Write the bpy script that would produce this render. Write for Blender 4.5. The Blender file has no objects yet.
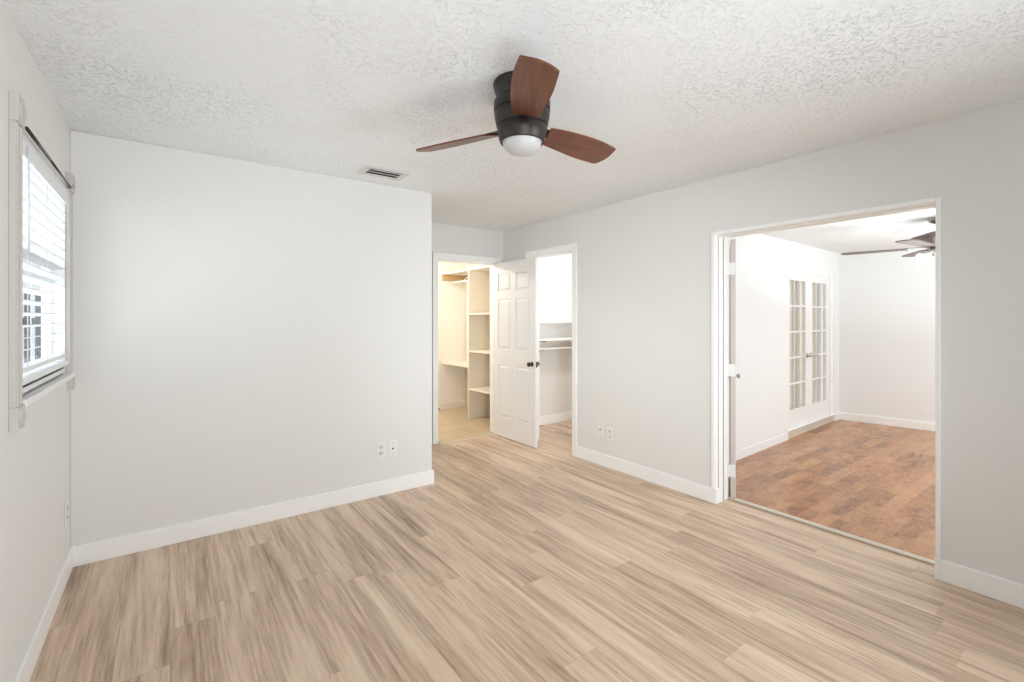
import bpy, bmesh, math, random
from mathutils import Vector, Matrix
random.seed(4)
SC = bpy.context.scene
COL = SC.collection
PI = math.pi

# ------------------------------------------------------------------ camera
FPX, HORIZON, YAW = 467.0, 318.0, math.atan2(344, 467)
cam_d = bpy.data.cameras.new('camera')
cam = bpy.data.objects.new('camera', cam_d); COL.objects.link(cam)
cam.location = (0.44, -3.56, 1.39)
cam.rotation_euler = (PI / 2, 0, -YAW)
cam_d.sensor_fit = 'HORIZONTAL'; cam_d.sensor_width = 36.0
cam_d.lens = FPX / 1024 * 36.0
cam_d.shift_x = 0.0
cam_d.shift_y = -(341.0 - HORIZON) / 1024
cam_d.clip_start = 0.02
SC.camera = cam

# ------------------------------------------------------------------ world, exposure, lights
SC.view_settings.view_transform = 'Standard'
SC.view_settings.look = 'None'
SC.view_settings.gamma = 1.0
SC.view_settings.use_curve_mapping = False
SC.view_settings.exposure = 0.09
w = bpy.data.worlds.new('world'); SC.world = w; w.use_nodes = True
bg = w.node_tree.nodes['Background']
bg.inputs[0].default_value = (0.84, 0.91, 0.97, 1); bg.inputs[1].default_value = 0.9

def area(name, loc, direction, sx, sy, power, color=(1, 1, 1), spread=PI):
    l = bpy.data.lights.new(name, 'AREA'); l.shape = 'RECTANGLE'; l.size = sx; l.size_y = sy
    l.energy = power; l.color = color; l.spread = spread
    o = bpy.data.objects.new(name, l); COL.objects.link(o); o.location = loc
    o.rotation_euler = Vector(direction).to_track_quat('-Z', 'Y').to_euler()
    return o
area('rear_fill', (2.1, -4.75, 1.35), (0, 1, 0.03), 2.6, 1.7, 5, (0.885, 0.955, 1.0))  # added fill behind the camera; no window is known there
area('daylight_left_window', (-1.1, -0.65, 1.35), (1, 0, 0.12), 2.2, 2.4, 52, (0.90, 0.96, 1.0))
area('daylight_off_the_ground', (-1.5, -0.65, 0.0), (1, 0, 0.95), 2.4, 1.6, 60, (0.90, 0.96, 1.0))
area('ceiling_fill', (0.9, -4.1, 0.9), (0.0, 0.6, 1), 1.2, 1.0, 5, (0.885, 0.955, 1.0))  # added fill turned upward to brighten the ceiling
area('forward_fill', (0.7, -4.3, 0.7), (0.35, 1.7, 1), 1.0, 0.8, 8, (0.885, 0.955, 1.0), math.radians(90))  # extra unseen fill, tilted forward to reach the far ceiling
area('right_fill', (3.2, -4.6, 1.3), (-3.0, 4.0, -0.3), 0.9, 0.9, 22, (0.885, 0.955, 1.0), math.radians(110))  # fill added at the right rear to lift the left wall
area('alcove_fill', (0.45, -4.6, 1.5), (3.7, 4.7, -0.6), 0.7, 0.9, 11, (0.885, 0.955, 1.0), math.radians(52))  # added narrow fill pointed towards the alcove
area('next_room_fill', (6.2, -5.1, 1.3), (0.5, 1, -0.1), 2.4, 1.7, 62, (0.90, 0.98, 1.0))  # unseen fill added to brighten the next room's walls
area('next_room_upward_fill', (5.8, -3.0, 1.5), (0.2, 0, 1), 1.6, 1.6, 38, (0.82, 0.96, 1.0))  # added uplight floating in the next room, brightens its ceiling
def bulb(name, loc, power, color):
    l = bpy.data.lights.new(name, 'POINT'); l.energy = power; l.color = color; l.shadow_soft_size = 0.06
    o = bpy.data.objects.new(name, l); COL.objects.link(o); o.location = loc
bulb('closet_bulb', (2.75, 2.1, 2.28), 38, (1.0, 0.965, 0.90))
bulb('walk_in_bulb', (4.6, 0.0, 2.28), 32, (1.0, 0.98, 0.95))
SC.cycles.use_denoising = True
SC.cycles.max_bounces = 10
SC.cycles.diffuse_bounces = 7
SC.cycles.sample_clamp_indirect = 6
SC.cycles.caustics_reflective = False
SC.cycles.caustics_refractive = False

# ------------------------------------------------------------------ materials
def new_mat(name):
    m = bpy.data.materials.new(name); m.use_nodes = True
    nt = m.node_tree
    return m, nt, nt.nodes['Principled BSDF']

def nd(nt, t, **kw):
    n = nt.nodes.new(t)
    for k, v in kw.items(): setattr(n, k, v)
    return n

def paint(name, col, rough=0.6, bump=0.0, scale=60.0, metal=0.0, var=0.02, dist=0.002, spec=0.5):
    m, nt, b = new_mat(name)
    tc = nd(nt, 'ShaderNodeTexCoord')
    n = nd(nt, 'ShaderNodeTexNoise'); n.inputs['Scale'].default_value = scale; n.inputs['Detail'].default_value = 4
    nt.links.new(tc.outputs['Object'], n.inputs['Vector'])
    r = nd(nt, 'ShaderNodeValToRGB')
    r.color_ramp.elements[0].color = tuple(c * (1 - var) for c in col) + (1,)
    r.color_ramp.elements[1].color = tuple(min(1, c * (1 + var)) for c in col) + (1,)
    nt.links.new(n.outputs['Fac'], r.inputs['Fac']); nt.links.new(r.outputs['Color'], b.inputs['Base Color'])
    b.inputs['Roughness'].default_value = rough; b.inputs['Metallic'].default_value = metal
    b.inputs['Specular IOR Level'].default_value = spec
    if bump:
        bp = nd(nt, 'ShaderNodeBump'); bp.inputs['Strength'].default_value = bump; bp.inputs['Distance'].default_value = dist
        nt.links.new(n.outputs['Fac'], bp.inputs['Height']); nt.links.new(bp.outputs['Normal'], b.inputs['Normal'])
    return m

M = {}
M['wall'] = paint('wall_paint', (0.76, 0.75, 0.73), 0.75, 0.35, 45, var=0.008, spec=0.25)
M['wall_white'] = paint('white_wall_paint', (0.82, 0.825, 0.825), 0.75, 0.3, 45, var=0.008, spec=0.25)
M['closet_wall'] = paint('closet_wall_paint', (0.82, 0.775, 0.70), 0.75, 0.3, 45, var=0.01, spec=0.25)
M['trim'] = paint('white_trim_paint', (0.90, 0.90, 0.89), 0.38, 0.05, 30, var=0.008)
M['door'] = paint('white_door_paint', (0.83, 0.825, 0.815), 0.42, 0.12, 90, var=0.012)
M['raw_wood'] = paint('raw_wood_cleat', (0.50, 0.34, 0.17), 0.6, 0.1, 20, var=0.1)
M['cream'] = paint('cream_shelf_paint', (0.78, 0.715, 0.61), 0.5, 0.1, 30, var=0.015)
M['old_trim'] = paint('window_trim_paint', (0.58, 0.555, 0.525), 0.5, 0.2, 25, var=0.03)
M['vinyl'] = paint('white_vinyl', (0.83, 0.84, 0.85), 0.35, 0.0, 30, var=0.006)
M['slat'] = paint('blind_slat', (0.82, 0.83, 0.85), 0.4, 0.0, 30, var=0.01)
M['bronze'] = paint('dark_bronze', (0.033, 0.027, 0.024), 0.42, 0.0, 80, metal=0.4, var=0.1)
M['groove'] = paint('black_groove', (0.005, 0.005, 0.005), 0.6)
M['knob'] = paint('aged_bronze_knob', (0.085, 0.065, 0.055), 0.3, 0.0, 60, metal=0.85, var=0.1)
M['steel'] = paint('brushed_steel', (0.45, 0.43, 0.41), 0.3, 0.0, 120, metal=0.9, var=0.05)
M['nickel'] = paint('nickel', (0.36, 0.33, 0.30), 0.3, 0.0, 120, metal=0.85, var=0.05)
M['plate'] = paint('white_cover_plate', (0.80, 0.79, 0.77), 0.4, 0.0, 60, var=0.005)
M['dark'] = paint('dark_slot', (0.02, 0.02, 0.02), 0.6)
M['grille'] = paint('grille_paint', (0.66, 0.65, 0.63), 0.45, var=0.01)
M['groove_shade'] = paint('groove_shade_grey', (0.38, 0.35, 0.33), 0.5, var=0.02)  # grey standing in for the shade in the jamb grooves
M['globe'] = paint('frosted_globe', (0.50, 0.50, 0.49), 0.35, var=0.01)
M['shade'] = paint('frosted_shade', (0.85, 0.82, 0.79), 0.3, var=0.01)
M['strip'] = paint('threshold_metal', (0.62, 0.56, 0.47), 0.45, 0.2, 60, var=0.05)
M['blade2'] = paint('pinkish_brown_blade', (0.13, 0.090, 0.080), 0.45, 0.1, 20, var=0.1)
M['curtain'] = paint('beige_vertical_blind', (0.92, 0.82, 0.72), 0.8, 0.1, 40, var=0.05)
M['fence'] = paint('weathered_fence', (0.20, 0.21, 0.22), 0.85, 0.5, 18, var=0.25)
M['ground'] = paint('ground', (0.22, 0.23, 0.18), 0.95, 0.5, 6, var=0.3)
M['edge_shadow'] = paint('shaded_door_edge', (0.60, 0.54, 0.50), 0.6, 0.1, 30, var=0.03)  # shade of the door edge put into its colour

def glass_mat():
    m = bpy.data.materials.new('window_glass'); m.use_nodes = True; nt = m.node_tree
    nt.nodes.clear()
    o = nd(nt, 'ShaderNodeOutputMaterial'); mx = nd(nt, 'ShaderNodeMixShader')
    t = nd(nt, 'ShaderNodeBsdfTransparent'); g = nd(nt, 'ShaderNodeBsdfGlossy'); g.inputs['Roughness'].default_value = 0.02
    lw = nd(nt, 'ShaderNodeLayerWeight'); lw.inputs['Blend'].default_value = 0.5
    pw = nd(nt, 'ShaderNodeMath', operation='POWER'); pw.inputs[1].default_value = 5.0
    nt.links.new(lw.outputs['Facing'], pw.inputs[0])
    f = nd(nt, 'ShaderNodeMath', operation='MULTIPLY_ADD'); f.inputs[1].default_value = 0.2; f.inputs[2].default_value = 0.02
    nt.links.new(pw.outputs[0], f.inputs[0])
    t.inputs[0].default_value = (0.98, 0.985, 0.98, 1)
    nt.links.new(f.outputs[0], mx.inputs[0]); nt.links.new(t.outputs[0], mx.inputs[1]); nt.links.new(g.outputs[0], mx.inputs[2])
    nt.links.new(mx.outputs[0], o.inputs['Surface'])
    return m
M['glass'] = glass_mat()

def ceiling_mat():
    m, nt, b = new_mat('knockdown_ceiling')
    b.inputs['Base Color'].default_value = (0.855, 0.875, 0.885, 1); b.inputs['Roughness'].default_value = 0.85
    b.inputs['Specular IOR Level'].default_value = 0.2
    tc = nd(nt, 'ShaderNodeTexCoord')
    n1 = nd(nt, 'ShaderNodeTexNoise'); n1.inputs['Scale'].default_value = 62; n1.inputs['Detail'].default_value = 5; n1.inputs['Roughness'].default_value = 0.6
    n1.inputs['Distortion'].default_value = 0.6
    n2 = nd(nt, 'ShaderNodeTexNoise'); n2.inputs['Scale'].default_value = 1.4; n2.inputs['Detail'].default_value = 2
    nt.links.new(tc.outputs['Object'], n1.inputs['Vector']); nt.links.new(tc.outputs['Object'], n2.inputs['Vector'])
    r1 = nd(nt, 'ShaderNodeValToRGB'); r1.color_ramp.elements[0].position = 0.36; r1.color_ramp.elements[1].position = 0.48
    nt.links.new(n1.outputs['Fac'], r1.inputs['Fac'])
    bp = nd(nt, 'ShaderNodeBump'); bp.inputs['Distance'].default_value = 0.005
    mr = nd(nt, 'ShaderNodeMapRange'); mr.inputs['From Min'].default_value = 0.4; mr.inputs['From Max'].default_value = 0.62
    mr.inputs['To Min'].default_value = 0.45; mr.inputs['To Max'].default_value = 0.8
    nt.links.new(n2.outputs['Fac'], mr.inputs['Value']); nt.links.new(mr.outputs[0], bp.inputs['Strength'])
    nt.links.new(r1.outputs['Color'], bp.inputs['Height']); nt.links.new(bp.outputs['Normal'], b.inputs['Normal'])
    return m
M['ceiling'] = ceiling_mat()

def plank_mat(name, W, L, x0, along_y, tones, grain, rough, seam=0.55, grain_mix=0.6, seam_w=0.0016, cell_seed=0.0, spec=0.5):
    """planks of width W and length L with staggered ends, each with its own tone and grain"""
    m, nt, b = new_mat(name)
    def math_(op, a, bb=None, c=None):
        n = nd(nt, 'ShaderNodeMath', operation=op)
        for i, v in enumerate((a, bb, c)):
            if v is None: continue
            if isinstance(v, (int, float)): n.inputs[i].default_value = v
            else: nt.links.new(v, n.inputs[i])
        return n.outputs[0]
    g = nd(nt, 'ShaderNodeNewGeometry'); s = nd(nt, 'ShaderNodeSeparateXYZ'); nt.links.new(g.outputs['Position'], s.inputs[0])
    a, l = (s.outputs[0], s.outputs[1]) if along_y else (s.outputs[1], s.outputs[0])
    u = math_('DIVIDE', math_('ADD', a, 10 * W - x0), W)
    row = math_('FLOOR', u); fu = math_('FRACT', u)
    wn = nd(nt, 'ShaderNodeTexWhiteNoise', noise_dimensions='1D'); nt.links.new(math_('ADD', row, 3.3 + cell_seed), wn.inputs['W'])
    vv = math_('ADD', math_('DIVIDE', l, L), math_('MULTIPLY', wn.outputs['Value'], 7.0))
    colm = math_('FLOOR', vv); fv = math_('FRACT', vv)
    cmb = nd(nt, 'ShaderNodeCombineXYZ'); nt.links.new(row, cmb.inputs[0]); nt.links.new(colm, cmb.inputs[1])
    w2 = nd(nt, 'ShaderNodeTexWhiteNoise', noise_dimensions='3D'); nt.links.new(cmb.outputs[0], w2.inputs['Vector'])
    # grain coordinates, shifted per plank
    gc = nd(nt, 'ShaderNodeCombineXYZ')
    nt.links.new(math_('MULTIPLY', a, grain[0]), gc.inputs[0]); nt.links.new(math_('MULTIPLY', l, grain[1]), gc.inputs[1])
    nt.links.new(math_('MULTIPLY', w2.outputs['Value'], 40.0), gc.inputs[2])
    n1 = nd(nt, 'ShaderNodeTexNoise'); n1.inputs['Scale'].default_value = 1.0; n1.inputs['Detail'].default_value = 6
    n1.inputs['Roughness'].default_value = 0.62; n1.inputs['Distortion'].default_value = 0.8
    nt.links.new(gc.outputs[0], n1.inputs['Vector'])
    gc2 = nd(nt, 'ShaderNodeCombineXYZ')
    nt.links.new(math_('MULTIPLY', a, grain[0] * 6.5), gc2.inputs[0]); nt.links.new(math_('MULTIPLY', l, grain[1] * 4.0), gc2.inputs[1])
    nt.links.new(math_('MULTIPLY', w2.outputs['Value'], 23.0), gc2.inputs[2])
    n2 = nd(nt, 'ShaderNodeTexNoise'); n2.inputs['Scale'].default_value = 1.0; n2.inputs['Detail'].default_value = 6; n2.inputs['Roughness'].default_value = 0.7
    nt.links.new(gc2.outputs[0], n2.inputs['Vector'])
    f = math_('ADD', math_('MULTIPLY', n1.outputs['Fac'], 0.54), math_('MULTIPLY', n2.outputs['Fac'], 0.46))
    f = math_('MULTIPLY_ADD', math_('SUBTRACT', f, 0.5), 2.3, 0.5)
    mixf = math_('ADD', math_('MULTIPLY', f, grain_mix), math_('MULTIPLY', w2.outputs['Value'], 1 - grain_mix))
    r = nd(nt, 'ShaderNodeValToRGB'); cr = r.color_ramp
    while len(cr.elements) > 1: cr.elements.remove(cr.elements[-1])
    for i, (p, c) in enumerate(tones):
        e = cr.elements[0] if i == 0 else cr.elements.new(p)
        e.position = p; e.color = tuple(c) + (1,)
    nt.links.new(mixf, r.inputs['Fac'])
    # seams
    eu = math_('MULTIPLY', math_('MINIMUM', fu, math_('SUBTRACT', 1.0, fu)), W)
    ev = math_('MULTIPLY', math_('MINIMUM', fv, math_('SUBTRACT', 1.0, fv)), L)
    e = math_('MINIMUM', eu, ev)
    sm = nd(nt, 'ShaderNodeMapRange'); sm.inputs['From Min'].default_value = 0.0; sm.inputs['From Max'].default_value = seam_w
    sm.inputs['To Min'].default_value = seam; sm.inputs['To Max'].default_value = 1.0; nt.links.new(e, sm.inputs['Value'])
    mx = nd(nt, 'ShaderNodeMix', data_type='RGBA', blend_type='MULTIPLY'); mx.inputs[0].default_value = 1.0
    nt.links.new(r.outputs['Color'], mx.inputs[6]); nt.links.new(sm.outputs[0], mx.inputs[7])
    nt.links.new(mx.outputs[2], b.inputs['Base Color'])
    b.inputs['Roughness'].default_value = rough; b.inputs['Specular IOR Level'].default_value = spec
    if rough < 0.3: return m
    bp = nd(nt, 'ShaderNodeBump'); bp.inputs['Strength'].default_value = 0.2; bp.inputs['Distance'].default_value = 0.001
    nt.links.new(math_('ADD', math_('MULTIPLY', sm.outputs[0], 1.0), math_('MULTIPLY', f, 0.25)), bp.inputs['Height'])
    nt.links.new(bp.outputs['Normal'], b.inputs['Normal'])
    return m
M['laminate'] = plank_mat('greige_oak_laminate', 0.18, 1.35, 1.167, True,
    [(0.14, (0.27, 0.172, 0.110)), (0.38, (0.49, 0.350, 0.245)), (0.60, (0.68, 0.515, 0.380)), (0.92, (0.80, 0.64, 0.490))],
    (9, 0.62), 0.38, seam=0.78, grain_mix=0.96, cell_seed=2.6, seam_w=0.0018)
M['cherry'] = plank_mat('red_brown_wood_floor', 0.10, 0.48, 0.0, False,
    [(0.18, (0.16, 0.062, 0.026)), (0.42, (0.36, 0.158, 0.064)), (0.62, (0.50, 0.240, 0.105)), (0.92, (0.62, 0.325, 0.155))],
    (10, 4.5), 0.24, seam=0.74, grain_mix=0.72, seam_w=0.0018, cell_seed=5)
M['closet_floor'] = plank_mat('tan_closet_floor', 0.30, 0.30, 0.05, True,
    [(0.1, (0.42, 0.31, 0.20)), (0.5, (0.55, 0.43, 0.29)), (0.95, (0.63, 0.51, 0.37))],
    (9, 7.0), 0.5, seam=0.9, grain_mix=0.85, seam_w=0.003, cell_seed=9)

def wood_mat(name, c0, c1, rough):
    m, nt, b = new_mat(name)
    tc = nd(nt, 'ShaderNodeTexCoord'); mp = nd(nt, 'ShaderNodeMapping'); mp.inputs['Scale'].default_value = (2.5, 28, 28)
    n = nd(nt, 'ShaderNodeTexNoise'); n.inputs['Scale'].default_value = 1.5; n.inputs['Detail'].default_value = 5
    nt.links.new(tc.outputs['Object'], mp.inputs[0]); nt.links.new(mp.outputs[0], n.inputs['Vector'])
    r = nd(nt, 'ShaderNodeValToRGB'); r.color_ramp.elements[0].color = c0 + (1,); r.color_ramp.elements[1].color = c1 + (1,)
    r.color_ramp.elements[0].position = 0.3; r.color_ramp.elements[1].position = 0.75
    nt.links.new(n.outputs['Fac'], r.inputs['Fac']); nt.links.new(r.outputs['Color'], b.inputs['Base Color'])
    b.inputs['Roughness'].default_value = rough
    return m
M['walnut'] = wood_mat('walnut_blade', (0.085, 0.026, 0.012), (0.195, 0.062, 0.028), 0.32)

# ------------------------------------------------------------------ mesh helpers
class MB:
    def __init__(self): self.bm = bmesh.new(); self.mats = []
    def _slot(self, mat):
        if mat is None: return 0
        if mat not in self.mats: self.mats.append(mat)
        return self.mats.index(mat)
    def box(self, x0, x1, y0, y1, z0, z1, bevel=0.0, mat=None, mtx=None):
        x0, x1 = sorted((x0, x1)); y0, y1 = sorted((y0, y1)); z0, z1 = sorted((z0, z1))
        r = bmesh.ops.create_cube(self.bm, size=1.0, matrix=Matrix.Translation(((x0+x1)/2, (y0+y1)/2, (z0+z1)/2)) @ Matrix.Diagonal((x1-x0, y1-y0, z1-z0, 1)))
        vs = r['verts']
        if bevel > 0:
            es = list({e for v in vs for e in v.link_edges})
            rb = bmesh.ops.bevel(self.bm, geom=es, offset=bevel, segments=2, affect='EDGES', profile=0.5)
            vs = rb['verts']
        fs = {f for v in vs for f in v.link_faces}
        i = self._slot(mat)
        for f in fs: f.material_index = i
        if mtx is not None:
            bmesh.ops.transform(self.bm, matrix=mtx, verts=list({v for f in fs for v in f.verts}))
        return self
    def lathe(self, prof, seg=40, mtx=None, mat=None, smooth=True):
        """prof: list of (radius, z); revolved about z"""
        rings = []; i = self._slot(mat)
        for r, z in prof:
            if r < 1e-6: rings.append([self.bm.verts.new((0, 0, z))])
            else: rings.append([self.bm.verts.new((r*math.cos(2*PI*k/seg), r*math.sin(2*PI*k/seg), z)) for k in range(seg)])
        fs = []
        for a, b in zip(rings, rings[1:]):
            for k in range(seg):
                k2 = (k+1) % seg
                if len(a) == 1 and len(b) == 1: continue
                if len(a) == 1: fs.append(self.bm.faces.new((a[0], b[k], b[k2])))
                elif len(b) == 1: fs.append(self.bm.faces.new((a[k], a[k2], b[0])))
                else: fs.append(self.bm.faces.new((a[k], a[k2], b[k2], b[k])))
        for f in fs: f.smooth = smooth; f.material_index = i
        vs = [v for r in rings for v in r]
        if mtx is not None: bmesh.ops.transform(self.bm, matrix=mtx, verts=vs)
        return self
    def rod(self, p0, p1, r, seg=16, mat=None):
        p0, p1 = Vector(p0), Vector(p1); d = p1 - p0
        q = d.to_track_quat('Z', 'Y').to_matrix().to_4x4()
        return self.lathe([(0, 0), (r, 0), (r, d.length), (0, d.length)], seg, Matrix.Translation(p0) @ q, mat)
    def tube(self, pts, r, seg=10, mat=None):
        for a, b in zip(pts, pts[1:]): self.rod(a, b, r, seg, mat)
        return self
    def prism(self, pts, z0, z1, mat=None, mtx=None, smooth=False):
        i = self._slot(mat)
        lo = [self.bm.verts.new((x, y, z0)) for x, y in pts]; hi = [self.bm.verts.new((x, y, z1)) for x, y in pts]
        n = len(pts); fs = [self.bm.faces.new(lo[::-1]), self.bm.faces.new(hi)]
        for k in range(n): fs.append(self.bm.faces.new((lo[k], lo[(k+1) % n], hi[(k+1) % n], hi[k])))
        for f in fs: f.material_index = i
        if mtx is not None: bmesh.ops.transform(self.bm, matrix=mtx, verts=lo+hi)
        return self
    def build(self, name, mat, parent=None, loc=None, rot=None):
        bmesh.ops.recalc_face_normals(self.bm, faces=self.bm.faces)
        me = bpy.data.meshes.new(name); self.bm.to_mesh(me); self.bm.free()
        me.materials.append(mat) if not self.mats else [me.materials.append(x) for x in self.mats]
        o = bpy.data.objects.new(name, me); COL.objects.link(o)
        for p in me.polygons:
            pass
        if parent is not None: o.parent = parent
        if loc is not None: o.location = loc
        if rot is not None: o.rotation_euler = rot
        return o

def tag(o, label=None, cat=None, group=None, kind=None):
    if label: o['label'] = label
    if cat: o['category'] = cat
    if group: o['group'] = group
    if kind: o['kind'] = kind
    return o
def empty(name, loc=(0, 0, 0), rz=0.0):
    o = bpy.data.objects.new(name, None); COL.objects.link(o); o.location = loc; o.rotation_euler = (0, 0, rz)
    o.empty_display_size = 0.1
    return o
def struct(o, label=None, cat=None):
    return tag(o, label, cat, kind='structure')
def copy_tree(o, parent=None):
    c = o.copy(); COL.objects.link(c); c.parent = parent
    for ch in list(o.children): copy_tree(ch, c)
    return c

H = 2.44          # ceiling of the room
H2 = 2.276        # ceiling of the next room
R = 3.742         # face of the right wall
RC = 3.862          # far face of the right wall along the closet
RT = 3.900        # its far face
AL = 1.10         # back of the alcove
YR = -4.9         # rear wall

# ------------------------------------------------------------------ floors and ceilings
struct(MB().box(-0.12, 3.900, YR, AL - 0.05, -0.10, 0).box(3.900, 6.0, -1.05, 1.2, -0.10, 0).build('floor', M['laminate']),
       'pale oak plank laminate floor of the empty room', 'floor')
struct(MB().box(3.900, 10.2, -5.3, -1.05, -0.10, 0).build('floor_next_room', M['cherry']),
       'glossy red brown wood floor of the room beyond the wide opening', 'floor')
struct(MB().box(2.1, 4.35, AL - 0.05, 2.95, -0.10, 0).build('floor_closet', M['closet_floor']),
       'warm tan floor inside the lit closet', 'floor')
struct(MB().box(-0.12, RT, YR, AL + 0.12, H, H + 0.1).build('ceiling', M['ceiling']),
       'white knockdown textured ceiling above the fan with walnut blades', 'ceiling')
struct(MB().box(RT, 10.2, -5.3, -0.95, H2, H2 + 0.1).build('ceiling_next_room', M['wall_white']),
       'plain white ceiling of the room beyond the wide opening', 'ceiling')
struct(MB().box(2.1, 4.35, AL + 0.12, 2.95, H, H + 0.1).build('ceiling_closet', M['wall_white']),
       'white ceiling inside the closet with the cream shelves', 'ceiling')
struct(MB().box(RC, 6.0, -0.95, 1.2, H, H + 0.1).build('ceiling_walk_in', M['wall_white']),
       'white ceiling of the closet behind the right doorway', 'ceiling')

# ------------------------------------------------------------------ walls of the room
WY0, WY1, WZ0, WZ1 = -1.16, -0.155, 1.09, 2.095      # left window hole
b = MB()
b.box(-0.09, 0, YR, WY0, 0, H).box(-0.09, 0, WY1, 0.12, 0, H).box(-0.09, 0, WY0, WY1, 0, WZ0).box(-0.09, 0, WY0, WY1, WZ1, H)
struct(b.build('wall_left', M['wall']), 'left wall of the room holding the blinded window', 'wall')
struct(MB().box(0, 2.227, 0, 0.12, 0, H, bevel=0.004).build('wall_back', M['wall']), 'wide plain back wall to the left of the alcove', 'wall')
struct(MB().box(2.107, 2.227, 0.12, AL + 0.12, 0, H).build('wall_alcove_side', M['wall']), 'left side wall of the alcove', 'wall')
CX0, CX1, CZ = 2.84, 3.64, 2.058
b = MB().box(2.227, CX0, AL, AL+0.12, 0, H).box(CX1, R, AL, AL+0.12, 0, H).box(CX0, CX1, AL, AL+0.12, CZ, H)
struct(b.build('wall_alcove', M['wall']), 'end wall of the alcove around the closet doorway', 'wall')
OY0, OY1, OZ = -2.910, -1.640, 2.013                    # wide opening
DY0, DY1, DZ = -0.122, 0.575, 2.085                     # right closet doorway
b = MB()
b.box(R, RT, YR, OY0, 0, H).box(R, RT, OY1, -0.97, 0, H).box(R, RC, -0.97, DY0, 0, H).box(R, RC, DY1, AL + 0.12, 0, H)
b.box(R, RT, OY0, OY1, OZ, H).box(R, RC, DY0, DY1, DZ, H)
struct(b.build('wall_right', M['wall']), 'right wall of the room with the wide opening and the closet doorway', 'wall')
# rear wall behind the camera, with a wide hole added to admit sky light
b = MB().box(-0.14, 0.75, YR-0.12, YR, 0, H).box(3.45, RT, YR-0.12, YR, 0, H).box(0.75, 3.45, YR-0.12, YR, 0, 0.45).box(0.75, 3.45, YR-0.12, YR, 2.2, H)
struct(b.build('wall_rear', M['wall']))

# closet behind the alcove
b = MB().box(2.107, 2.227, AL+0.12, 2.75, 0, H).box(4.2, 4.32, AL+0.12, 2.75, 0, H).box(2.107, 4.32, 2.75, 2.87, 0, H)
b.box(RC, 4.2, AL+0.06, AL+0.12, 0, H)
struct(b.build('wall_closet', M['closet_wall']), 'cream walls inside the lit closet', 'wall')
# closet behind the right doorway
b = MB().box(RC, 5.9, 1.085, 1.155, 0, H).box(5.9, 6.0, -1.0, 1.155, 0, H).box(RT, 5.9, -1.0, -0.97, 0, H)
struct(b.build('wall_walk_in', M['wall']), 'white wall inside the closet behind the right doorway', 'wall')

# next room: slightly skewed walls
A = Vector((RT, -1.2296, 0)); B = Vector((7.853, -1.062, 0)); Cc = Vector((8.52, -5.0, 0))
dAB = (B - A).normalized(); nAB = Vector((-dAB.y, dAB.x, 0)); angAB = math.atan2(dAB.y, dAB.x)
dBC = (Cc - B).normalized()
T_AB = Matrix.Translation(A) @ Matrix.Rotation(angAB, 4, 'Z')
LAB = (B - A).length
FD0, FD1, FDZ0, FDZ1 = 2.31, 3.76, 0.10, 1.955            # french doors along that wall
def x_on_AB(X): return (X - A.x) / dAB.x
FD0 = x_on_AB(6.135); FD1 = x_on_AB(7.66)
b = MB().box(0, FD0, 0, 0.10, 0, H2, mtx=T_AB).box(FD1, LAB + 0.1, 0, 0.10, 0, H2, mtx=T_AB)
b.box(FD0, FD1, 0, 0.10, FDZ1, H2, mtx=T_AB)
struct(b.build('wall_next_room_left', M['wall_white']), 'white wall with glazed double doors in the room beyond the opening', 'wall')
angBC = math.atan2(dBC.y, dBC.x); T_BC = Matrix.Translation(B) @ Matrix.Rotation(angBC, 4, 'Z')
LBC = (Cc - B).length
struct(MB().box(0, LBC, 0, 0.1, 0, H2, mtx=T_BC).build('wall_next_room_far', M['wall_white']),
       'plain white far wall of the room with the red brown floor', 'wall')
b = MB().box(RT, 4.4, -5.3, -5.18, 0, H2).box(7.6, 8.8, -5.3, -5.18, 0, H2).box(4.4, 7.6, -5.3, -5.18, 0, 0.4).box(4.4, 7.6, -5.3, -5.18, 2.1, H2)
b.box(RT, RT + 0.02, -5.3, YR, 0, H2)
struct(b.build('wall_next_room_rear', M['wall_white']))

# ------------------------------------------------------------------ baseboards
BH, BT = 0.112, 0.014
def base(name, segs, mat, label, mtx=None):
    b = MB()
    for x0, x1, y0, y1 in segs:
        b.box(x0, x1, y0, y1, 0, BH, bevel=0.003, mtx=mtx)
    return struct(b.build(name, mat), label, 'baseboard')
base('baseboard_left', [(0, BT, YR, -BT)], M['trim'], 'white baseboard along the left wall under the window')
base('baseboard_back', [(0, 2.227 + BT, -BT, 0), (2.227, 2.227 + BT, 0, AL)], M['trim'], 'white baseboard along the plain back wall')
base('baseboard_alcove', [(2.227 + BT, CX0 - 0.065, AL - BT, AL), (CX1 + 0.065, R - BT, AL - BT, AL)], M['trim'], 'short white baseboard beside the closet doorway')
base('baseboard_right', [(R - BT, R, OY1, DY0 - 0.064), (R - 0.0135, R + 0.085, OY1 - 0.019, OY1), (R - BT, R, DY1 + 0.07, AL)], M['trim'],
     'white baseboard between the closet doorway and the wide opening')
base('baseboard_right_near', [(R - BT, R, YR, OY0), (R - 0.0135, R + 0.03, OY0, OY0 + 0.019)], M['trim'], 'white baseboard right of the wide opening')
b = MB().box(0.0, FD0, -0.006, 0, 0, 0.085, bevel=0.002, mtx=T_AB).box(FD1 + 0.02, LAB - 0.01, -0.012, 0, 0, 0.085, bevel=0.003, mtx=T_AB)
struct(b.build('baseboard_next_room', M['wall_white']), 'low white baseboard beside the glazed double doors', 'baseboard')
struct(MB().box(0.0, LBC, -0.014, 0, 0, 0.10, bevel=0.003, mtx=T_BC).build('baseboard_next_room_far', M['trim']),
       'white baseboard along the far wall above the red brown floor', 'baseboard')
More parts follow.
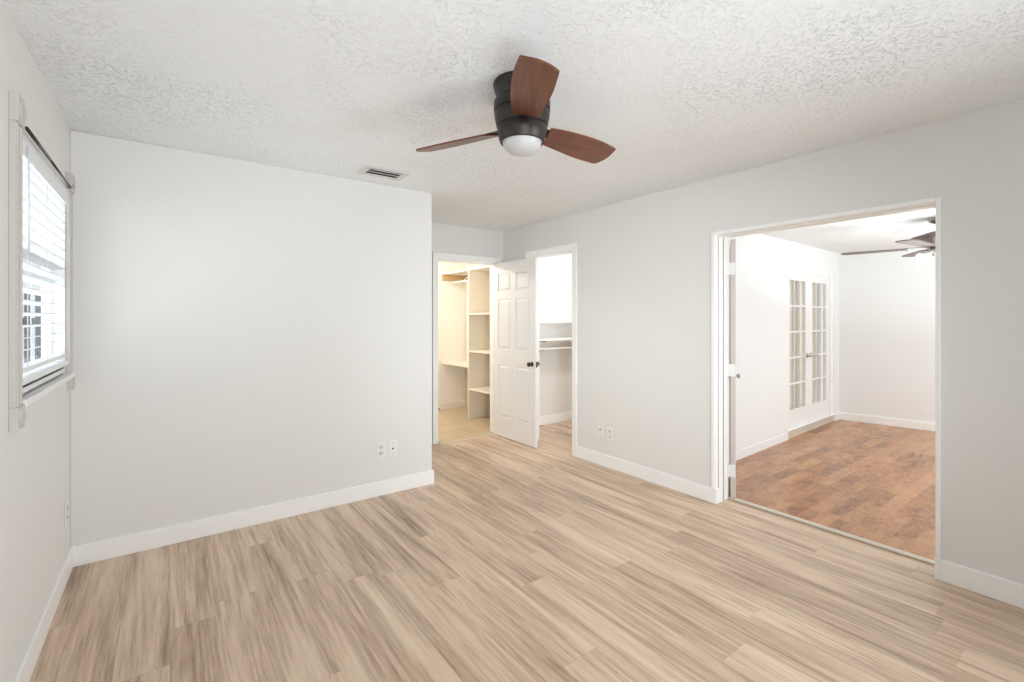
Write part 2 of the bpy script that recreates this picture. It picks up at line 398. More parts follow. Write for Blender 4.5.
struct(MB().box(RC, 5.9, 1.085 - BT, 1.085, 0, 0.12, bevel=0.004).build('baseboard_walk_in', M['trim']),
       'tall white baseboard inside the closet behind the right doorway', 'baseboard')
b = MB().box(2.227, 4.2, 2.75 - BT, 2.75, 0, 0.10, bevel=0.003).box(4.2 - BT, 4.2, 2.0, 2.75 - BT, 0, 0.10, bevel=0.003)
struct(b.build('baseboard_closet', M['cream']), 'cream baseboard at the end wall of the lit closet', 'baseboard')

# ------------------------------------------------------------------ casings
# closet doorway in the alcove: moulded casing, jamb and stop
def casing_profile_box(b, x0, x1, yf, z0, z1, vertical=True, flip=False):
    """flat casing with a raised outer band, on a wall facing -y at y=yf"""
    b.box(x0, x1, yf - 0.012, yf, z0, z1, bevel=0.002)
b = MB()
cw = 0.058
b.box(CX0 - cw, CX0 + 0.004, AL - 0.013, AL, 0, CZ + cw, bevel=0.002).box(CX1 - 0.004, CX1 + cw, AL - 0.013, AL, 0, CZ + cw, bevel=0.002)
b.box(CX0 + 0.004, CX1 - 0.004, AL - 0.013, AL, CZ - 0.004, CZ + cw, bevel=0.002)
b.box(CX0 - cw, CX0 - cw + 0.016, AL - 0.021, AL, 0, CZ + cw, bevel=0.003).box(CX1 + cw - 0.016, CX1 + cw, AL - 0.021, AL, 0, CZ + cw, bevel=0.003)
b.box(CX0 - cw + 0.016, CX1 + cw - 0.016, AL - 0.021, AL, CZ + cw - 0.016, CZ + cw, bevel=0.003)
b.box(CX0, CX0 + 0.016, AL - 0.002, AL + 0.122, 0, CZ).box(CX1 - 0.016, CX1, AL - 0.002, AL + 0.122, 0, CZ).box(CX0, CX1, AL - 0.002, AL + 0.122, CZ - 0.016, CZ)
b.box(CX0 + 0.016, CX0 + 0.028, AL + 0.045, AL + 0.08, 0, CZ - 0.016).box(CX0 + 0.016, CX1 - 0.016, AL + 0.045, AL + 0.08, CZ - 0.028, CZ - 0.016)
t1 = struct(b.build('trim_1', M['trim']), 'white casing around the closet doorway in the alcove', 'door casing')
MB().box(CX0 + 0.015, CX0 + 0.0185, AL + 0.004, AL + 0.03, 0.87, 0.93).build('strike_plate', M['steel'], t1)

b = MB()
def ybox(b, y0, y1, z0, z1, t, bev=0.002): b.box(R - t, R, y0, y1, z0, z1, bevel=bev)
cw = 0.062
for y0, y1, y2 in ((DY0 + 0.004, DY0 - cw, DY0 - cw + 0.016), (DY1 - 0.004, DY1 + cw, DY1 + cw - 0.016)):
    ybox(b, y0, y1, 0, DZ + cw, 0.013); ybox(b, y1, y2, 0, DZ + cw, 0.021, 0.003)
ybox(b, DY0 + 0.004, DY1 - 0.004, DZ - 0.004, DZ + cw, 0.013); ybox(b, DY0 - cw + 0.016, DY1 + cw - 0.016, DZ + cw - 0.016, DZ + cw, 0.021, 0.003)
b.box(R - 0.002, RC + 0.002, DY0, DY0 + 0.016, 0, DZ).box(R - 0.002, RC + 0.002, DY1 - 0.016, DY1, 0, DZ).box(R - 0.002, RC + 0.002, DY0 + 0.016, DY1 - 0.016, DZ - 0.016, DZ)
b.box(R + 0.05, R + 0.085, DY1 - 0.028, DY1 - 0.016, 0, DZ - 0.016)
struct(b.build('trim_2', M['trim']), 'white casing around the narrow closet doorway in the right wall', 'door casing')

# wide opening: slim bead on the wall face, lined jamb with stops
b = MB()
bw, bt = 0.021, 0.014
b.box(R - bt, R, OY1 - 0.006, OY1 + bw, BH, OZ + bw, bevel=0.003).box(R - bt, R, OY0 - 0.006, OY0 + 0.015, BH, OZ + bw, bevel=0.003)
b.box(R - bt, R, OY0 + 0.015, OY1 - 0.006, OZ - 0.004, OZ + bw, bevel=0.003)
for g0, g1 in ((-0.002, 0.024), (0.038, 0.092), (0.112, 0.170)):
    b.box(R + g0, R + g1, OY1 - 0.014, OY1, 0 if g0 > 0.03 else BH, OZ, bevel=0.0015).box(R + g0, R + g1, OY0, OY0 + 0.014, 0 if g0 > 0.03 else BH, OZ, bevel=0.0015)
b.box(R, RT + 0.012, OY0 + 0.014, OY1 - 0.014, OZ - 0.006, OZ)
b.box(R + 0.05, R + 0.09, OY0 + 0.014, OY1 - 0.014, OZ - 0.012, OZ - 0.006, bevel=0.002)
t3 = struct(b.build('trim_3', M['trim']), 'slim white trim lining the wide opening', 'door casing')
MB().box(R + 0.02, R + 0.12, OY1 - 0.0115, OY1, 0, OZ - 0.014).box(R + 0.02, R + 0.12, OY0, OY0 + 0.0115, 0, OZ - 0.014).build('groove_shade_strip', M['groove_shade'], t3)  # nearly flush grey strips paint the shadow lines of the jamb grooves
for z in (0.24, 1.0, 1.78):
    MB().box(RT - 0.034, RT + 0.004, OY0 + 0.0135, OY0 + 0.017, z, z + 0.09, bevel=0.001).rod((RT + 0.006, OY0 + 0.018, z), (RT + 0.006, OY0 + 0.018, z + 0.09), 0.006).build('hinge', M['plate'], t3)
struct(MB().box(RT + 0.002, RT + 0.05, OY0 + 0.014, OY1 - 0.014, 0, 0.012, bevel=0.004).build('trim_4', M['strip']),
       'pale metal threshold strip where the oak floor meets the red brown floor', 'threshold')
struct(MB().box(CX0 + 0.016, CX1 - 0.016, AL - 0.08, AL - 0.03, 0, 0.006, bevel=0.002).build('trim_5', M['strip']),
       'thin tan threshold strip in the closet doorway of the alcove', 'threshold')

# ------------------------------------------------------------------ doors
def raised_panel(b, x0, x1, z0, z1, yf, s):
    """raised field inside a recess; yf is the leaf face, s=+1 towards +y, -1 towards -y"""
    e, d = 0.034, 0.012
    v = [b.bm.verts.new(p) for p in ((x0, yf - s*d, z0), (x1, yf - s*d, z0), (x1, yf - s*d, z1), (x0, yf - s*d, z1))]
    e0 = 0.013
    w0 = [b.bm.verts.new(p) for p in ((x0+e0, yf - s*d, z0+e0), (x1-e0, yf - s*d, z0+e0), (x1-e0, yf - s*d, z1-e0), (x0+e0, yf - s*d, z1-e0))]
    w = [b.bm.verts.new(p) for p in ((x0+e, yf - s*0.002, z0+e), (x1-e, yf - s*0.002, z0+e), (x1-e, yf - s*0.002, z1-e), (x0+e, yf - s*0.002, z1-e))]
    for k in range(4):
        k2 = (k+1) % 4
        b.bm.faces.new((v[k], v[k2], w0[k2], w0[k])); b.bm.faces.new((w0[k], w0[k2], w[k2], w[k]))
    b.bm.faces.new(w)

def panel_leaf(W, Hh, T, name, mat, parent):
    """six-panel leaf, x from 0 to W, y from 0 to T"""
    b = MB(); st = 0.105; mid = 0.10
    b.box(0.002, W - 0.002, 0.0125, T - 0.0125, 0.002, Hh - 0.002)
    px = [(st, W/2 - mid/2), (W/2 + mid/2, W - st)]
    rails = [(0, 0.23), (0.84, 1.02), (1.60, 1.69), (Hh - 0.12, Hh)]
    for x0, x1 in ((0, st), (W - st, W), (W/2 - mid/2, W/2 + mid/2)):
        b.box(x0, x1, 0, T, 0, Hh, bevel=0.0018)
    for z0, z1 in rails:
        for x0, x1 in px: b.box(x0 - 0.001, x1 + 0.001, 0, T, z0, z1, bevel=0.0)
    for (z0, z1) in ((0.23, 0.84), (1.02, 1.60), (1.69, Hh - 0.12)):
        for x0, x1 in px:
            raised_panel(b, x0, x1, z0, z1, T, 1); raised_panel(b, x0, x1, z0, z1, 0, -1)
    return b.build(name, mat, parent)

KP = [(0, 0), (0.031, 0), (0.031, 0.004), (0.026, 0.008), (0.012, 0.010), (0.011, 0.026), (0.018, 0.032), (0.027, 0.042), (0.029, 0.052), (0.026, 0.060), (0.015, 0.066), (0, 0.067)]
def knob(parent, loc, ydir, mat, scale=1.0):
    q = Matrix.Rotation(-ydir * PI/2, 4, 'X')
    o = MB().lathe(KP, 28, Matrix.Translation(loc) @ q @ Matrix.Scale(scale, 4)).build('door_knob', mat, parent)
    return o

# open six-panel door, hinged at the right jamb of the closet doorway
P_near, P_far = Vector((3.586, 0.290, 0)), Vector((3.574, 1.082, 0))
dv = P_near - P_far; LW = dv.length
d1 = empty('door_1', P_far + Vector((0, 0, 0.008)), math.atan2(dv.y, dv.x))
struct(d1, 'open white six-panel door with bronze knobs, standing in front of the right closet doorway', 'door')
panel_leaf(LW, 2.03, 0.035, 'door_leaf', M['door'], d1)
knob(d1, Vector((LW - 0.058, 0.0, 0.885)), -1, M['knob'], 0.88)
knob(d1, Vector((LW - 0.058, 0.035, 0.885)), 1, M['knob'], 0.88)
MB().box(LW - 0.001, LW + 0.002, 0.006, 0.029, 0.855, 0.915, bevel=0.0005).build('latch_plate', M['knob'], d1)
for z in (0.2, 1.0, 1.8):
    MB().rod((-0.006, 0.038, z), (-0.006, 0.038, z + 0.09), 0.007).box(-0.004, 0.0, 0.008, 0.036, z, z + 0.09).build('hinge', M['steel'], d1)

# leaf folded back into the next room at the left jamb of the wide opening
a2 = math.radians(29.5)
d2 = empty('door_2', (3.935, -1.70, 0.012), a2)
struct(d2, 'white door leaf folded back beyond the wide opening, seen edge-on with its hinges', 'door')
b = MB().box(0, 0.61, 0, 0.036, 0, OZ - 0.03, bevel=0.002)
b.build('door_leaf', M['door'], d2)
MB().box(-0.0015, 0.0005, 0.0015, 0.0345, 0.002, OZ - 0.032).build('edge_shade_strip', M['edge_shadow'], d2)  # thin overlay carrying the painted shade of the leaf edge
knob(d2, Vector((0.55, 0.0, 0.875)), -1, M['steel'], 0.75)
knob(d2, Vector((0.55, 0.036, 0.875)), 1, M['steel'], 0.75)
for z in (0.16, 0.93, 1.71):
    MB().box(-0.0035, -0.001, 0.003, 0.034, z, z + 0.095, bevel=0.0008).rod((-0.006, 0.040, z), (-0.006, 0.040, z + 0.095), 0.0065).box(-0.012, -0.002, 0.034, 0.062, z, z + 0.095, bevel=0.001).build('hinge', M['plate'], d2)
MB().box(-0.004, 0.02, 0.002, 0.034, -0.008, 0.0).build('bottom_edge', M['knob'], d2)

# french doors
def french_leaf(name, x0, x1, label, handle_side):
    e = empty(name); e.matrix_world = T_AB @ Matrix.Translation((x0, 0.03, FDZ0 + 0.008))
    e.location = (T_AB @ Matrix.Translation((x0, 0.03, FDZ0 + 0.008))).to_translation(); e.rotation_euler = (0, 0, angAB)
    struct(e, label, 'door')
    W = x1 - x0; Hh = FDZ1 - FDZ0 - 0.02; T = 0.035
    st, br, tr = 0.105, 0.20, 0.105
    b = MB().box(0, st, 0, T, 0, Hh, bevel=0.002).box(W - st, W, 0, T, 0, Hh, bevel=0.002)
    b.box(st, W - st, 0, T, 0, br, bevel=0.002).box(st, W - st, 0, T, Hh - tr, Hh, bevel=0.002)
    gw, gh = W - 2*st, Hh - br - tr
    for k in (1, 2): b.box(st + gw*k/3 - 0.009, st + gw*k/3 + 0.009, 0.002, T - 0.002, br, Hh - tr, bevel=0.002)
    for k in (1, 2, 3, 4): b.box(st, W - st, 0.002, T - 0.002, br + gh*k/5 - 0.010, br + gh*k/5 + 0.010, bevel=0.002)
    b.build('door_leaf', M['door'], e)
    MB().box(st, W - st, T/2 - 0.002, T/2 + 0.002, br, Hh - tr).build('glass', M['glass'], e)
    hx = W - 0.05 if handle_side > 0 else 0.05
    hb = MB().lathe([(0, 0), (0.03, 0), (0.03, 0.006), (0.012, 0.010), (0.010, 0.05), (0, 0.052)], 20, Matrix.Translation((hx, 0, 0.82)) @ Matrix.Rotation(PI/2, 4, 'X'))
    hb.tube([(hx, -0.045, 0.82), (hx - handle_side*0.06, -0.05, 0.822), (hx - handle_side*0.11, -0.046, 0.816)], 0.008)
    hb.build('lever_handle', M['steel'], e)
    return e
mid = (FD0 + FD1) / 2 - 0.04
jx = 0.028
french_leaf('door_3', FD0 + jx, mid - 0.002, 'left glazed leaf of the white double doors in the next room', 1)
french_leaf('door_4', mid + 0.002, FD1 - jx - 0.07, 'right glazed leaf of the white double doors in the next room', -1)
b = MB().box(FD0, FD0 + jx, 0.01, 0.10, FDZ0, FDZ1, mtx=T_AB).box(FD1 - jx - 0.07, FD1, 0.012, 0.10, FDZ0, FDZ1, mtx=T_AB).box(FD0, FD1, 0.01, 0.10, FDZ1 - 0.014, FDZ1, mtx=T_AB)
b.box(FD0, FD1, -0.006, 0.10, FDZ0 - 0.012, FDZ0 + 0.004, bevel=0.003, mtx=T_AB)
struct(b.build('trim_6', M['trim']), 'white frame and raised sill of the glazed double doors', 'door casing')
struct(MB().box(FD0 + 0.001, FD1 - 0.001, 0.012, 0.10, 0, FDZ0 - 0.012, mtx=T_AB).build('trim_9', M['strip']), 'tan riser under the glazed double doors', 'door step')
vb = empty('vertical_blind', T_AB @ Vector((FD0, 0.20, 0)), angAB)
tag(vb, 'beige vertical blind hanging behind the glazed double doors', 'blind')
b = MB(); n = 20
for k in range(n):
    xk = 0.0 + k * (FD1 - FD0) / (n - 1)
    b.box(-0.042, 0.042, -0.0008, 0.0008, 0.06, 2.0, mtx=Matrix.Translation((xk, 0, 0)) @ Matrix.Rotation(math.radians(-14), 4, 'Z'))
b.build('vane_panel', M['curtain'], vb)
MB().box(-0.05, FD1 - FD0 + 0.05, -0.10, 0.02, 2.0, 2.04).build('headrail', M['vinyl'], vb)

# ------------------------------------------------------------------ left window
win = empty('window_1', (0, (WY0 + WY1)/2, WZ0)); struct(win, 'double-hung window with pane and white frame behind the blind', 'window')
cy = (WY0 + WY1)/2; hw = (WY1 - WY0)/2; zh = WZ1 - WZ0
b = MB()
b.box(-0.088, -0.05, -hw, -hw + 0.035, 0, zh, bevel=0.003).box(-0.088, -0.05, hw - 0.022, hw, 0, zh, bevel=0.003)
b.box(-0.088, -0.05, -hw, hw, 0, 0.05, bevel=0.003).box(-0.088, -0.05, -hw, hw, zh - 0.045, zh, bevel=0.003)
b.box(-0.086, -0.056, -hw + 0.03, hw - 0.02, zh/2 - 0.02, zh/2 + 0.02, bevel=0.003)
b.build('window_frame', M['vinyl'], win)
MB().box(-0.072, -0.068, -hw + 0.03, hw - 0.02, 0.04, zh - 0.04).build('pane', M['glass'], win)
b = MB().box(-0.05, 0.0, -hw, -hw + 0.010, 0, zh).box(-0.05, 0.0, hw - 0.010, hw, 0, zh).box(-0.05, 0.0, -hw, hw, zh - 0.012, zh)
b.build('window_jamb', M['vinyl'], win)
MB().box(-0.05, 0.012, -hw, hw + 0.115, 0.050, 0.075, bevel=0.004).box(-0.05, -0.005, -hw, hw, 0.012, 0.032).box(0.0, 0.03, -hw, hw + 0.10, -0.022, 0.004, bevel=0.003).build('window_sill', M['vinyl'], win)
MB().box(-0.05, -0.004, -hw, hw, 0.034, 0.049).build('sill_gap', M['dark'], win)
MB().box(0.0, 0.006, -hw, hw + 0.02, -0.105, -0.022, bevel=0.002).build('apron', M['wall'], win)

def side_casing(y0, y1, name, label):
    e = empty(name, (0, (y0+y1)/2, 1.0)); struct(e, label, 'window casing'); h = (y1 - y0)/2
    b = MB().box(0, 0.018, -h, h, 0.08, 1.07, bevel=0.002)
    b.box(0.016, 0.021, -h + 0.012, -h + 0.028, 0.08, 1.07, bevel=0.002).box(0.016, 0.021, h - 0.028, h - 0.012, 0.08, 1.07, bevel=0.002)
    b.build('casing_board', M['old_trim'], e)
    for z0, z1 in ((0.0, 0.08), (1.07, 1.17)):
        zc = (z0 + z1)/2
        bb = MB().box(0, 0.025, -h - 0.002, h + 0.002, z0, z1, bevel=0.002)
        r0 = min(h, (z1 - z0)/2) - 0.008
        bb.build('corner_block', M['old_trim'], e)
        MB().lathe([(0, 0.004), (r0*0.35, 0.005), (r0*0.5, 0.0), (r0*0.7, 0.002), (r0*0.85, 0.006), (r0, 0.004), (r0, -0.002)], 28,
                   Matrix.Translation((0.025, 0, zc)) @ Matrix.Rotation(PI/2, 4, 'Y')).build('rosette', M['old_trim'], e)
    return e
side_casing(-1.252, -1.162, 'trim_7', 'near side casing of the window with round rosette corner blocks')
side_casing(-0.155, -0.068, 'trim_8', 'far side casing of the window beside the room corner')

# blind
bl = empty('window_blind', (-0.018, cy, WZ0 + 0.085)); tag(bl, 'white horizontal slat blind hanging in the left window', 'blind')
w2 = hw - 0.018
MB().box(-0.03, 0.025, -w2, w2, 0.845, 0.90, bevel=0.003).box(0.026, 0.032, -w2, w2, 0.815, 0.905, bevel=0.002).build('headrail', M['slat'], bl)
b = MB(); z = 0.80
while z > 0.06:
    b.box(-0.025, 0.025, -w2 + 0.004, w2 - 0.004, -0.0014, 0.0014, mtx=Matrix.Translation((0, 0, z)) @ Matrix.Rotation(math.radians(-12), 4, 'Y'))
    z -= 0.0475
b.build('slat_panel', M['slat'], bl)
MB().box(-0.025, 0.025, -w2, w2, 0.008, 0.028, bevel=0.003).build('bottom_rail', M['slat'], bl)
b = MB()
for yy in (-w2 + 0.12, 0, w2 - 0.12):
    for xx in (-0.026, 0.026): b.rod((xx, yy, 0.02), (xx, yy, 0.85), 0.0012, 6)
b.build('ladder_cord', M['slat'], bl)
MB().rod((0.036, -w2 + 0.07, 0.45), (0.036, -w2 + 0.07, 0.86), 0.004, 8).build('tilt_wand', M['slat'], bl)

cr = empty('curtain_rod', (0.028, cy, WZ1 - 0.018)); tag(cr, 'thin dark curtain rod across the top of the window', 'curtain rod')
MB().rod((0, -hw + 0.002, 0.0), (0, -0.08, 0.0), 0.0065).build('rod', M['knob'], cr)
MB().rod((0, -0.08, 0.0), (0, hw - 0.055, 0.0), 0.005).build('inner_rod', M['knob'], cr)
MB().box(-0.012, -0.008, hw - 0.072, hw - 0.046, -0.01, 0.014, bevel=0.001).tube([(-0.009, hw - 0.059, 0.0), (0.0, hw - 0.059, -0.008), (0.012, hw - 0.059, -0.006), (0.012, hw - 0.059, 0.010)], 0.003).build('bracket', M['steel'], cr)

# outside the window
fe = empty('garden_fence', (-0.16, 3.2, -0.4)); tag(fe, 'grey picket fence outside behind the lower part of the blind', 'fence')
b = MB(); xx = -0.06
while xx > -4.5:
    b.box(xx - 0.048, xx, -0.01, 0.01, 0, 2.05, bevel=0.003); xx -= 0.078
b.build('picket_panel', M['fence'], fe)
MB().box(-4.5, -0.02, 0.01, 0.05, 0.3, 0.39).box(-4.5, -0.02, 0.01, 0.05, 1.7, 1.79).build('rail', M['fence'], fe)
struct(MB().box(-6, -0.09, -8, 9, -0.5, -0.4).build('ground', M['ground']))

# ------------------------------------------------------------------ closet behind the alcove
tw = empty('shelf_tower', (3.78, 1.98, 0)); tag(tw, 'tall cream shelf tower standing in the lit closet', 'shelving')
MB().box(0, 0.40, -0.016, 0, 0, 2.04, bevel=0.0015).box(-0.012, 0.0, -0.022, 0.002, 0, 2.04, bevel=0.0015).build('side_panel', M['cream'], tw)
for z in (0.405, 0.925, 1.435):
    MB().box(-0.012, 0.42, -0.74, -0.016, z, z + 0.02, bevel=0.0015).build('shelf', M['cream'], tw)
ts = tag(MB().box(3.768, 4.2, 1.24, 2.75, 2.045, 2.065, bevel=0.0015).build('closet_shelf', M['cream']), 'cream top shelf running above the shelf tower', 'shelf')
MB().box(3.775, 4.18, 2.73, 2.75, 1.955, 2.044, bevel=0.001).build('cleat', M['raw_wood'], ts)
MB().box(4.181, 4.2, 1.99, 2.73, 1.955, 2.044, bevel=0.001).build('cleat', M['raw_wood'], ts)
tag(MB().box(3.768, 4.2, 1.982, 2.75, 0.70, 0.722, bevel=0.0015).build('closet_shelf', M['cream']), 'cream low shelf at waist height left of the shelf tower', 'shelf')
g = empty('hanging_rod', (3.93, 2.36, 1.93)); tag(g, 'white hanging rod under the top shelf of the lit closet', 'closet rod')
MB().rod((0, -0.37, 0), (0, 0.368, 0), 0.014).build('rod', M['trim'], g)
MB().box(-0.02, 0.245, 0.0, 0.018, 0.095, 0.113).tube([(0.0, 0.01, -0.012), (0.03, 0.01, 0.05), (0.24, 0.01, 0.095)], 0.006).build('bracket', M['trim'], g)

# ------------------------------------------------------------------ closet behind the right doorway
tag(MB().box(RC, 5.9, 0.865, 1.085, 1.325, 1.345, bevel=0.002).build('closet_shelf', M['trim']),
    'upper white shelf at eye level in the closet behind the right doorway', 'shelf')
tag(MB().box(RC, 5.9, 0.785, 1.085, 1.108, 1.130, bevel=0.002).box(RC, 5.9, 1.065, 1.085, 1.06, 1.108, bevel=0.002).build('closet_shelf', M['trim']),
    'lower white shelf with a rod beneath it, in the closet behind the right doorway', 'shelf')
g = empty('hanging_rod', (4.9, 0.86, 1.005)); tag(g, 'white hanging rod under the lower shelf behind the right doorway', 'closet rod')
MB().rod((-1.03, 0, 0), (0.99, 0, 0), 0.014).build('rod', M['trim'], g)
MB().box(-0.73, -0.715, -0.05, 0.195, 0.085, 0.100).box(-0.73, -0.715, 0.19, 0.203, -0.11, 0.09).tube([(-0.7225, 0.0, -0.018), (-0.7225, 0.03, 0.0), (-0.7225, 0.20, -0.14)], 0.006).build('bracket', M['steel'], g)

# ------------------------------------------------------------------ ceiling fan
HX, HY = 1.724, -1.893
fan = empty('ceiling_fan', (HX, HY, H)); tag(fan, 'flush-mount ceiling fan with three walnut blades and dark bronze motor', 'ceiling fan')
MB().lathe([(0, 0), (0.130, 0), (0.130, -0.012), (0.124, -0.024), (0.124, -0.032), (0.112, -0.046), (0.098, -0.062), (0.095, -0.075), (0, -0.075)], 56).build('canopy', M['bronze'], fan)
MB().lathe([(0, -0.066), (0.100, -0.066), (0.122, -0.072), (0.127, -0.082), (0.127, -0.118), (0.1265, -0.121), (0.119, -0.1215), (0.119, -0.128), (0.126, -0.1285), (0.123, -0.155), (0.116, -0.186), (0.115, -0.188), (0.107, -0.1885), (0.107, -0.195), (0.1135, -0.1955),
            (0.108, -0.225), (0.100, -0.258), (0.097, -0.262), (0.092, -0.262), (0.090, -0.25), (0, -0.25)], 64).build('motor_housing', M['bronze'], fan)
MB().lathe([(0.089, -0.252), (0.088, -0.262), (0.084, -0.276), (0.074, -0.291), (0.058, -0.304), (0.038, -0.312), (0.018, -0.316), (0, -0.317)], 56).build('light_globe', M['globe'], fan)
MB().lathe([(0.118, -0.1212), (0.1205, -0.1215), (0.1205, -0.128), (0.118, -0.1283)], 64).lathe([(0.106, -0.1882), (0.1095, -0.1885), (0.1095, -0.195), (0.106, -0.1953)], 64).build('groove_ring', M['groove'], fan)
MB().rod((-0.030, -0.098, -0.228), (-0.032, -0.106, -0.228), 0.006).build('set_screw', M['dark'], fan)
def smooth_curve(pts, n=8):
    out = []
    P = [pts[0]] + pts + [pts[-1]]
    for i in range(1, len(P) - 2):
        p0, p1, p2, p3 = [Vector(p) for p in P[i-1:i+3]]
        for k in range(n):
            t = k / n
            out.append(0.5 * ((2*p1) + (-p0 + p2)*t + (2*p0 - 5*p1 + 4*p2 - p3)*t*t + (-p0 + 3*p1 - 3*p2 + p3)*t**3))
    out.append(Vector(pts[-1])); return out
side_a = smooth_curve([(0.168, 0.066), (0.20, 0.071), (0.27, 0.082), (0.40, 0.100), (0.540, 0.106)])
tip = smooth_curve([(0.540, 0.106), (0.560, 0.078), (0.572, 0.03), (0.562, -0.036)])
side_b = smooth_curve([(0.562, -0.036), (0.45, -0.055), (0.34, -0.060), (0.22, -0.057), (0.130, -0.047)])
outline = [tuple(p) for p in side_a + tip[1:] + side_b[1:]]
seen = []; [seen.append(p) for p in outline if not seen or (Vector(p) - Vector(seen[-1])).length > 1e-4]
for k in range(3):
    th = math.radians(-5.0 + 120*k)
    th += math.radians((2.5, -2.0, 0)[k])
    b = MB().prism(seen, -0.004, 0.004)
    bmesh.ops.bevel(b.bm, geom=[e for e in b.bm.edges if abs(e.verts[0].co.z - e.verts[1].co.z) < 1e-6], offset=0.002, segments=1, affect='EDGES')
    o = b.build('blade', M['walnut'], fan, loc=(0, 0, -0.195))
    o.rotation_euler = (Matrix.Rotation(th, 3, 'Z') @ Matrix.Rotation(-0.287, 3, 'X')).to_euler()
    MB().box(0.095, 0.185, -0.026, 0.026, 0.004, 0.010, bevel=0.002).build('blade_arm', M['bronze'], fan, loc=(0, 0, -0.195), rot=o.rotation_euler)

# ------------------------------------------------------------------ fan in the next room
FX, FY = 5.90, -2.47
f2 = empty('ceiling_fan', (FX, FY, H2)); tag(f2, 'fan with frosted glass lights hanging in the next room, partly hidden by the opening', 'ceiling fan')
MB().lathe([(0, 0), (0.07, 0), (0.07, -0.01), (0.055, -0.04), (0.02, -0.055), (0, -0.055)], 32).build('canopy', M['nickel'], f2)
MB().rod((0, 0, -0.05), (0, 0, -0.14), 0.012).build('downrod', M['nickel'], f2)
MB().lathe([(0, -0.12), (0.05, -0.125), (0.12, -0.15), (0.175, -0.165), (0.18, -0.18), (0.15, -0.20), (0.13, -0.235), (0.08, -0.26), (0, -0.26)], 40).build('motor_housing', M['blade2'], f2)
for k in range(5):
    th = math.radians(30 + 72*k)
    pts = [(0.20, -0.045), (0.24, -0.055), (0.62, -0.068), (0.68, -0.055), (0.70, 0.0), (0.68, 0.055), (0.62, 0.068), (0.24, 0.055), (0.20, 0.045)]
    o = MB().prism(pts, -0.004, 0.004).build('blade', M['blade2'], f2, loc=(0, 0, -0.262))
    o.rotation_euler = (Matrix.Rotation(th, 3, 'Z') @ Matrix.Rotation(math.radians(1), 3, 'X')).to_euler()
    o2 = MB().box(0.09, 0.27, -0.014, 0.014, 0.005, 0.011, bevel=0.002).build('blade_arm', M['nickel'], f2, loc=(0, 0, -0.262), rot=o.rotation_euler)
MB().lathe([(0, -0.255), (0.05, -0.26), (0.055, -0.30), (0.035, -0.335), (0, -0.34)], 28).build('light_fitter', M['nickel'], f2)
for k in range(4):
    th = math.radians(60 + 90*k)
    m_ = Matrix.Translation((0.055*math.cos(th), 0.055*math.sin(th), -0.30)) @ Matrix.Rotation(th, 4, 'Z') @ Matrix.Rotation(math.radians(55), 4, 'Y') @ Matrix.Rotation(PI, 4, 'X') @ Matrix.Identity(4)
    m_ = Matrix.Translation((0.055*math.cos(th), 0.055*math.sin(th), -0.30)) @ Matrix.Rotation(th, 4, 'Z') @ Matrix.Rotation(math.radians(125), 4, 'Y')
    MB().lathe([(0.012, 0), (0.014, 0.03), (0.022, 0.035), (0.032, 0.06), (0.042, 0.09), (0.055, 0.115), (0.053, 0.115), (0.040, 0.09), (0.030, 0.06), (0.020, 0.038)], 28, m_).build('glass_shade', M['shade'], f2)
MB().rod((-0.085, -0.02, -0.33), (-0.085, -0.02, -0.53), 0.003, 6).lathe([(0, -0.555), (0.012, -0.548), (0.014, -0.535), (0.004, -0.525), (0, -0.525)], 12, Matrix.Translation((-0.085, -0.02, 0))).rod((-0.04, -0.01, -0.31), (-0.085, -0.02, -0.33), 0.0015, 6).build('pull_chain', M['nickel'], f2)

# ------------------------------------------------------------------ ceiling vent
ve = empty('ceiling_vent', (1.695, -0.29, H)); tag(ve, 'small white air vent grille in the ceiling near the back wall', 'vent')
b = MB().box(-0.16, 0.16, -0.10, -0.068, -0.008, 0, bevel=0.002).box(-0.16, 0.16, 0.068, 0.10, -0.008, 0, bevel=0.002).box(-0.16, -0.115, -0.07, 0.07, -0.008, 0, bevel=0.002).box(0.115, 0.16, -0.07, 0.07, -0.008, 0, bevel=0.002)
b.build('frame', M['grille'], ve)
MB().box(-0.118, 0.118, -0.07, 0.07, -0.0015, -0.0005).build('duct_opening', M['dark'], ve)
b = MB()
for yy, aa in ((-0.058, 12), (-0.004, 12), (0.050, 12)):
    b.box(-0.116, 0.116, -0.018, 0.018, -0.001, 0.001, mtx=Matrix.Translation((0, yy, -0.009)) @ Matrix.Rotation(math.radians(aa), 4, 'X'))
b.build('louvre_panel', M['grille'], ve)

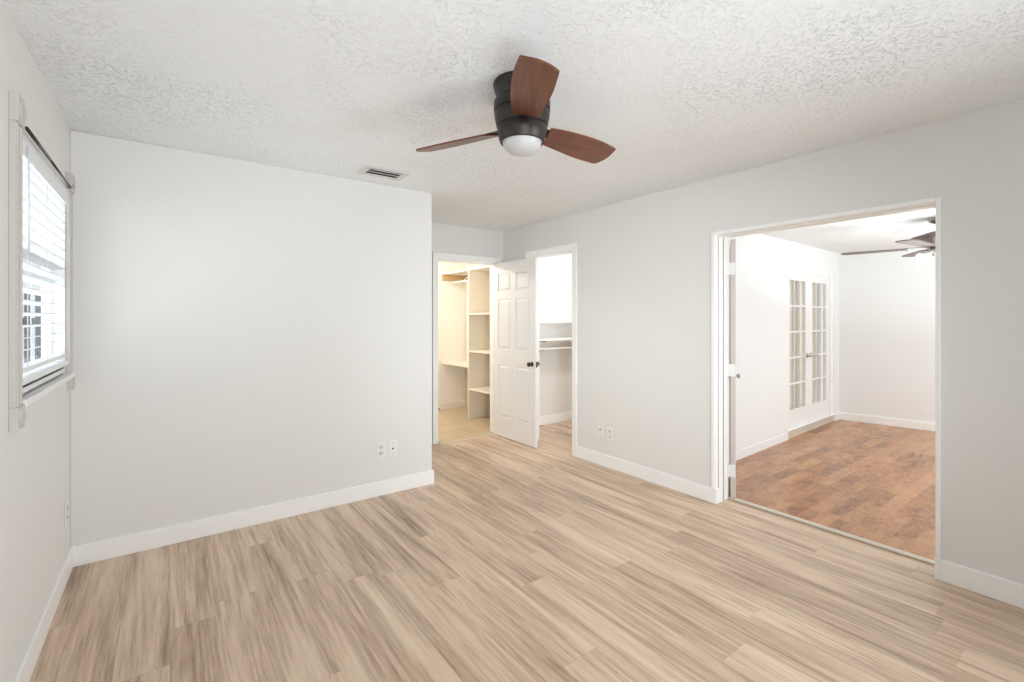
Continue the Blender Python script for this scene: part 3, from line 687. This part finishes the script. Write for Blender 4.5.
# ------------------------------------------------------------------ cover plates (local: plate faces -y)
def plate(kind, loc, rz, name, label, cat, group=None):
    e = empty(name, loc, rz); tag(e, label, cat, group)
    MB().box(-0.036, 0.036, -0.006, 0, -0.06, 0.06, bevel=0.003).build('cover_plate', M['plate'], e)
    if kind == 'duplex':
        for z in (-0.0245, 0.0245):
            s = MB().box(-0.0165, 0.0165, -0.0085, -0.004, z - 0.0145, z + 0.0145, bevel=0.003).build('socket', M['grille'], e)
            MB().box(-0.0085, -0.006, -0.0092, -0.008, z - 0.003, z + 0.008).box(0.006, 0.0085, -0.0092, -0.008, z - 0.003, z + 0.007).box(-0.002, 0.002, -0.0092, -0.008, z - 0.010, z - 0.006).build('slots', M['dark'], s)
        MB().lathe([(0, 0), (0.0035, 0), (0.003, 0.001), (0, 0.0012)], 12, Matrix.Translation((0, -0.006, 0)) @ Matrix.Rotation(PI/2, 4, 'X')).build('screw', M['steel'], e)
    else:
        MB().lathe([(0, 0), (0.0075, 0), (0.0075, 0.003), (0.0048, 0.003), (0.0048, 0.010), (0.002, 0.010), (0, 0.006)], 16, Matrix.Translation((0, -0.006, 0)) @ Matrix.Rotation(PI/2, 4, 'X')).build('coax_jack', M['knob'], e)
        for z in (-0.042, 0.042):
            MB().lathe([(0, 0), (0.0038, 0), (0.003, 0.001), (0, 0.0012)], 12, Matrix.Translation((0, -0.006, z)) @ Matrix.Rotation(PI/2, 4, 'X')).build('screw', M['steel'], e)
    return e
plate('duplex', (1.784, 0, 0.355), 0, 'wall_outlet', 'white power outlet on the plain back wall, left of its cable plate', 'outlet')
plate('coax', (1.880, 0, 0.352), 0, 'cable_jack', 'white cable jack plate on the plain back wall', 'wall plate')
plate('coax', (R, -0.495, 0.335), -PI/2, 'cable_jack', 'white cable jack plate on the right wall near the closet doorway', 'wall plate')
plate('duplex', (R, -0.615, 0.315), -PI/2, 'wall_outlet', 'white power outlet on the right wall beside a cable plate', 'outlet')
plate('duplex', (0, -0.145, 0.352), PI/2, 'wall_outlet', 'white power outlet low on the left wall by the room corner', 'outlet')

# small rubber-tipped stop low on the closet door jamb
ds = empty('door_stop', (CX0 + 0.016, AL + 0.035, 0.37)); tag(ds, 'tiny dark door stop low on the left jamb of the closet doorway', 'door stop')
MB().rod((0, 0, 0), (0.02, 0, 0), 0.005, 10).build('stem', M['steel'], ds)
MB().rod((0.02, 0, 0), (0.032, 0, 0), 0.009, 12).build('rubber_tip', M['dark'], ds)
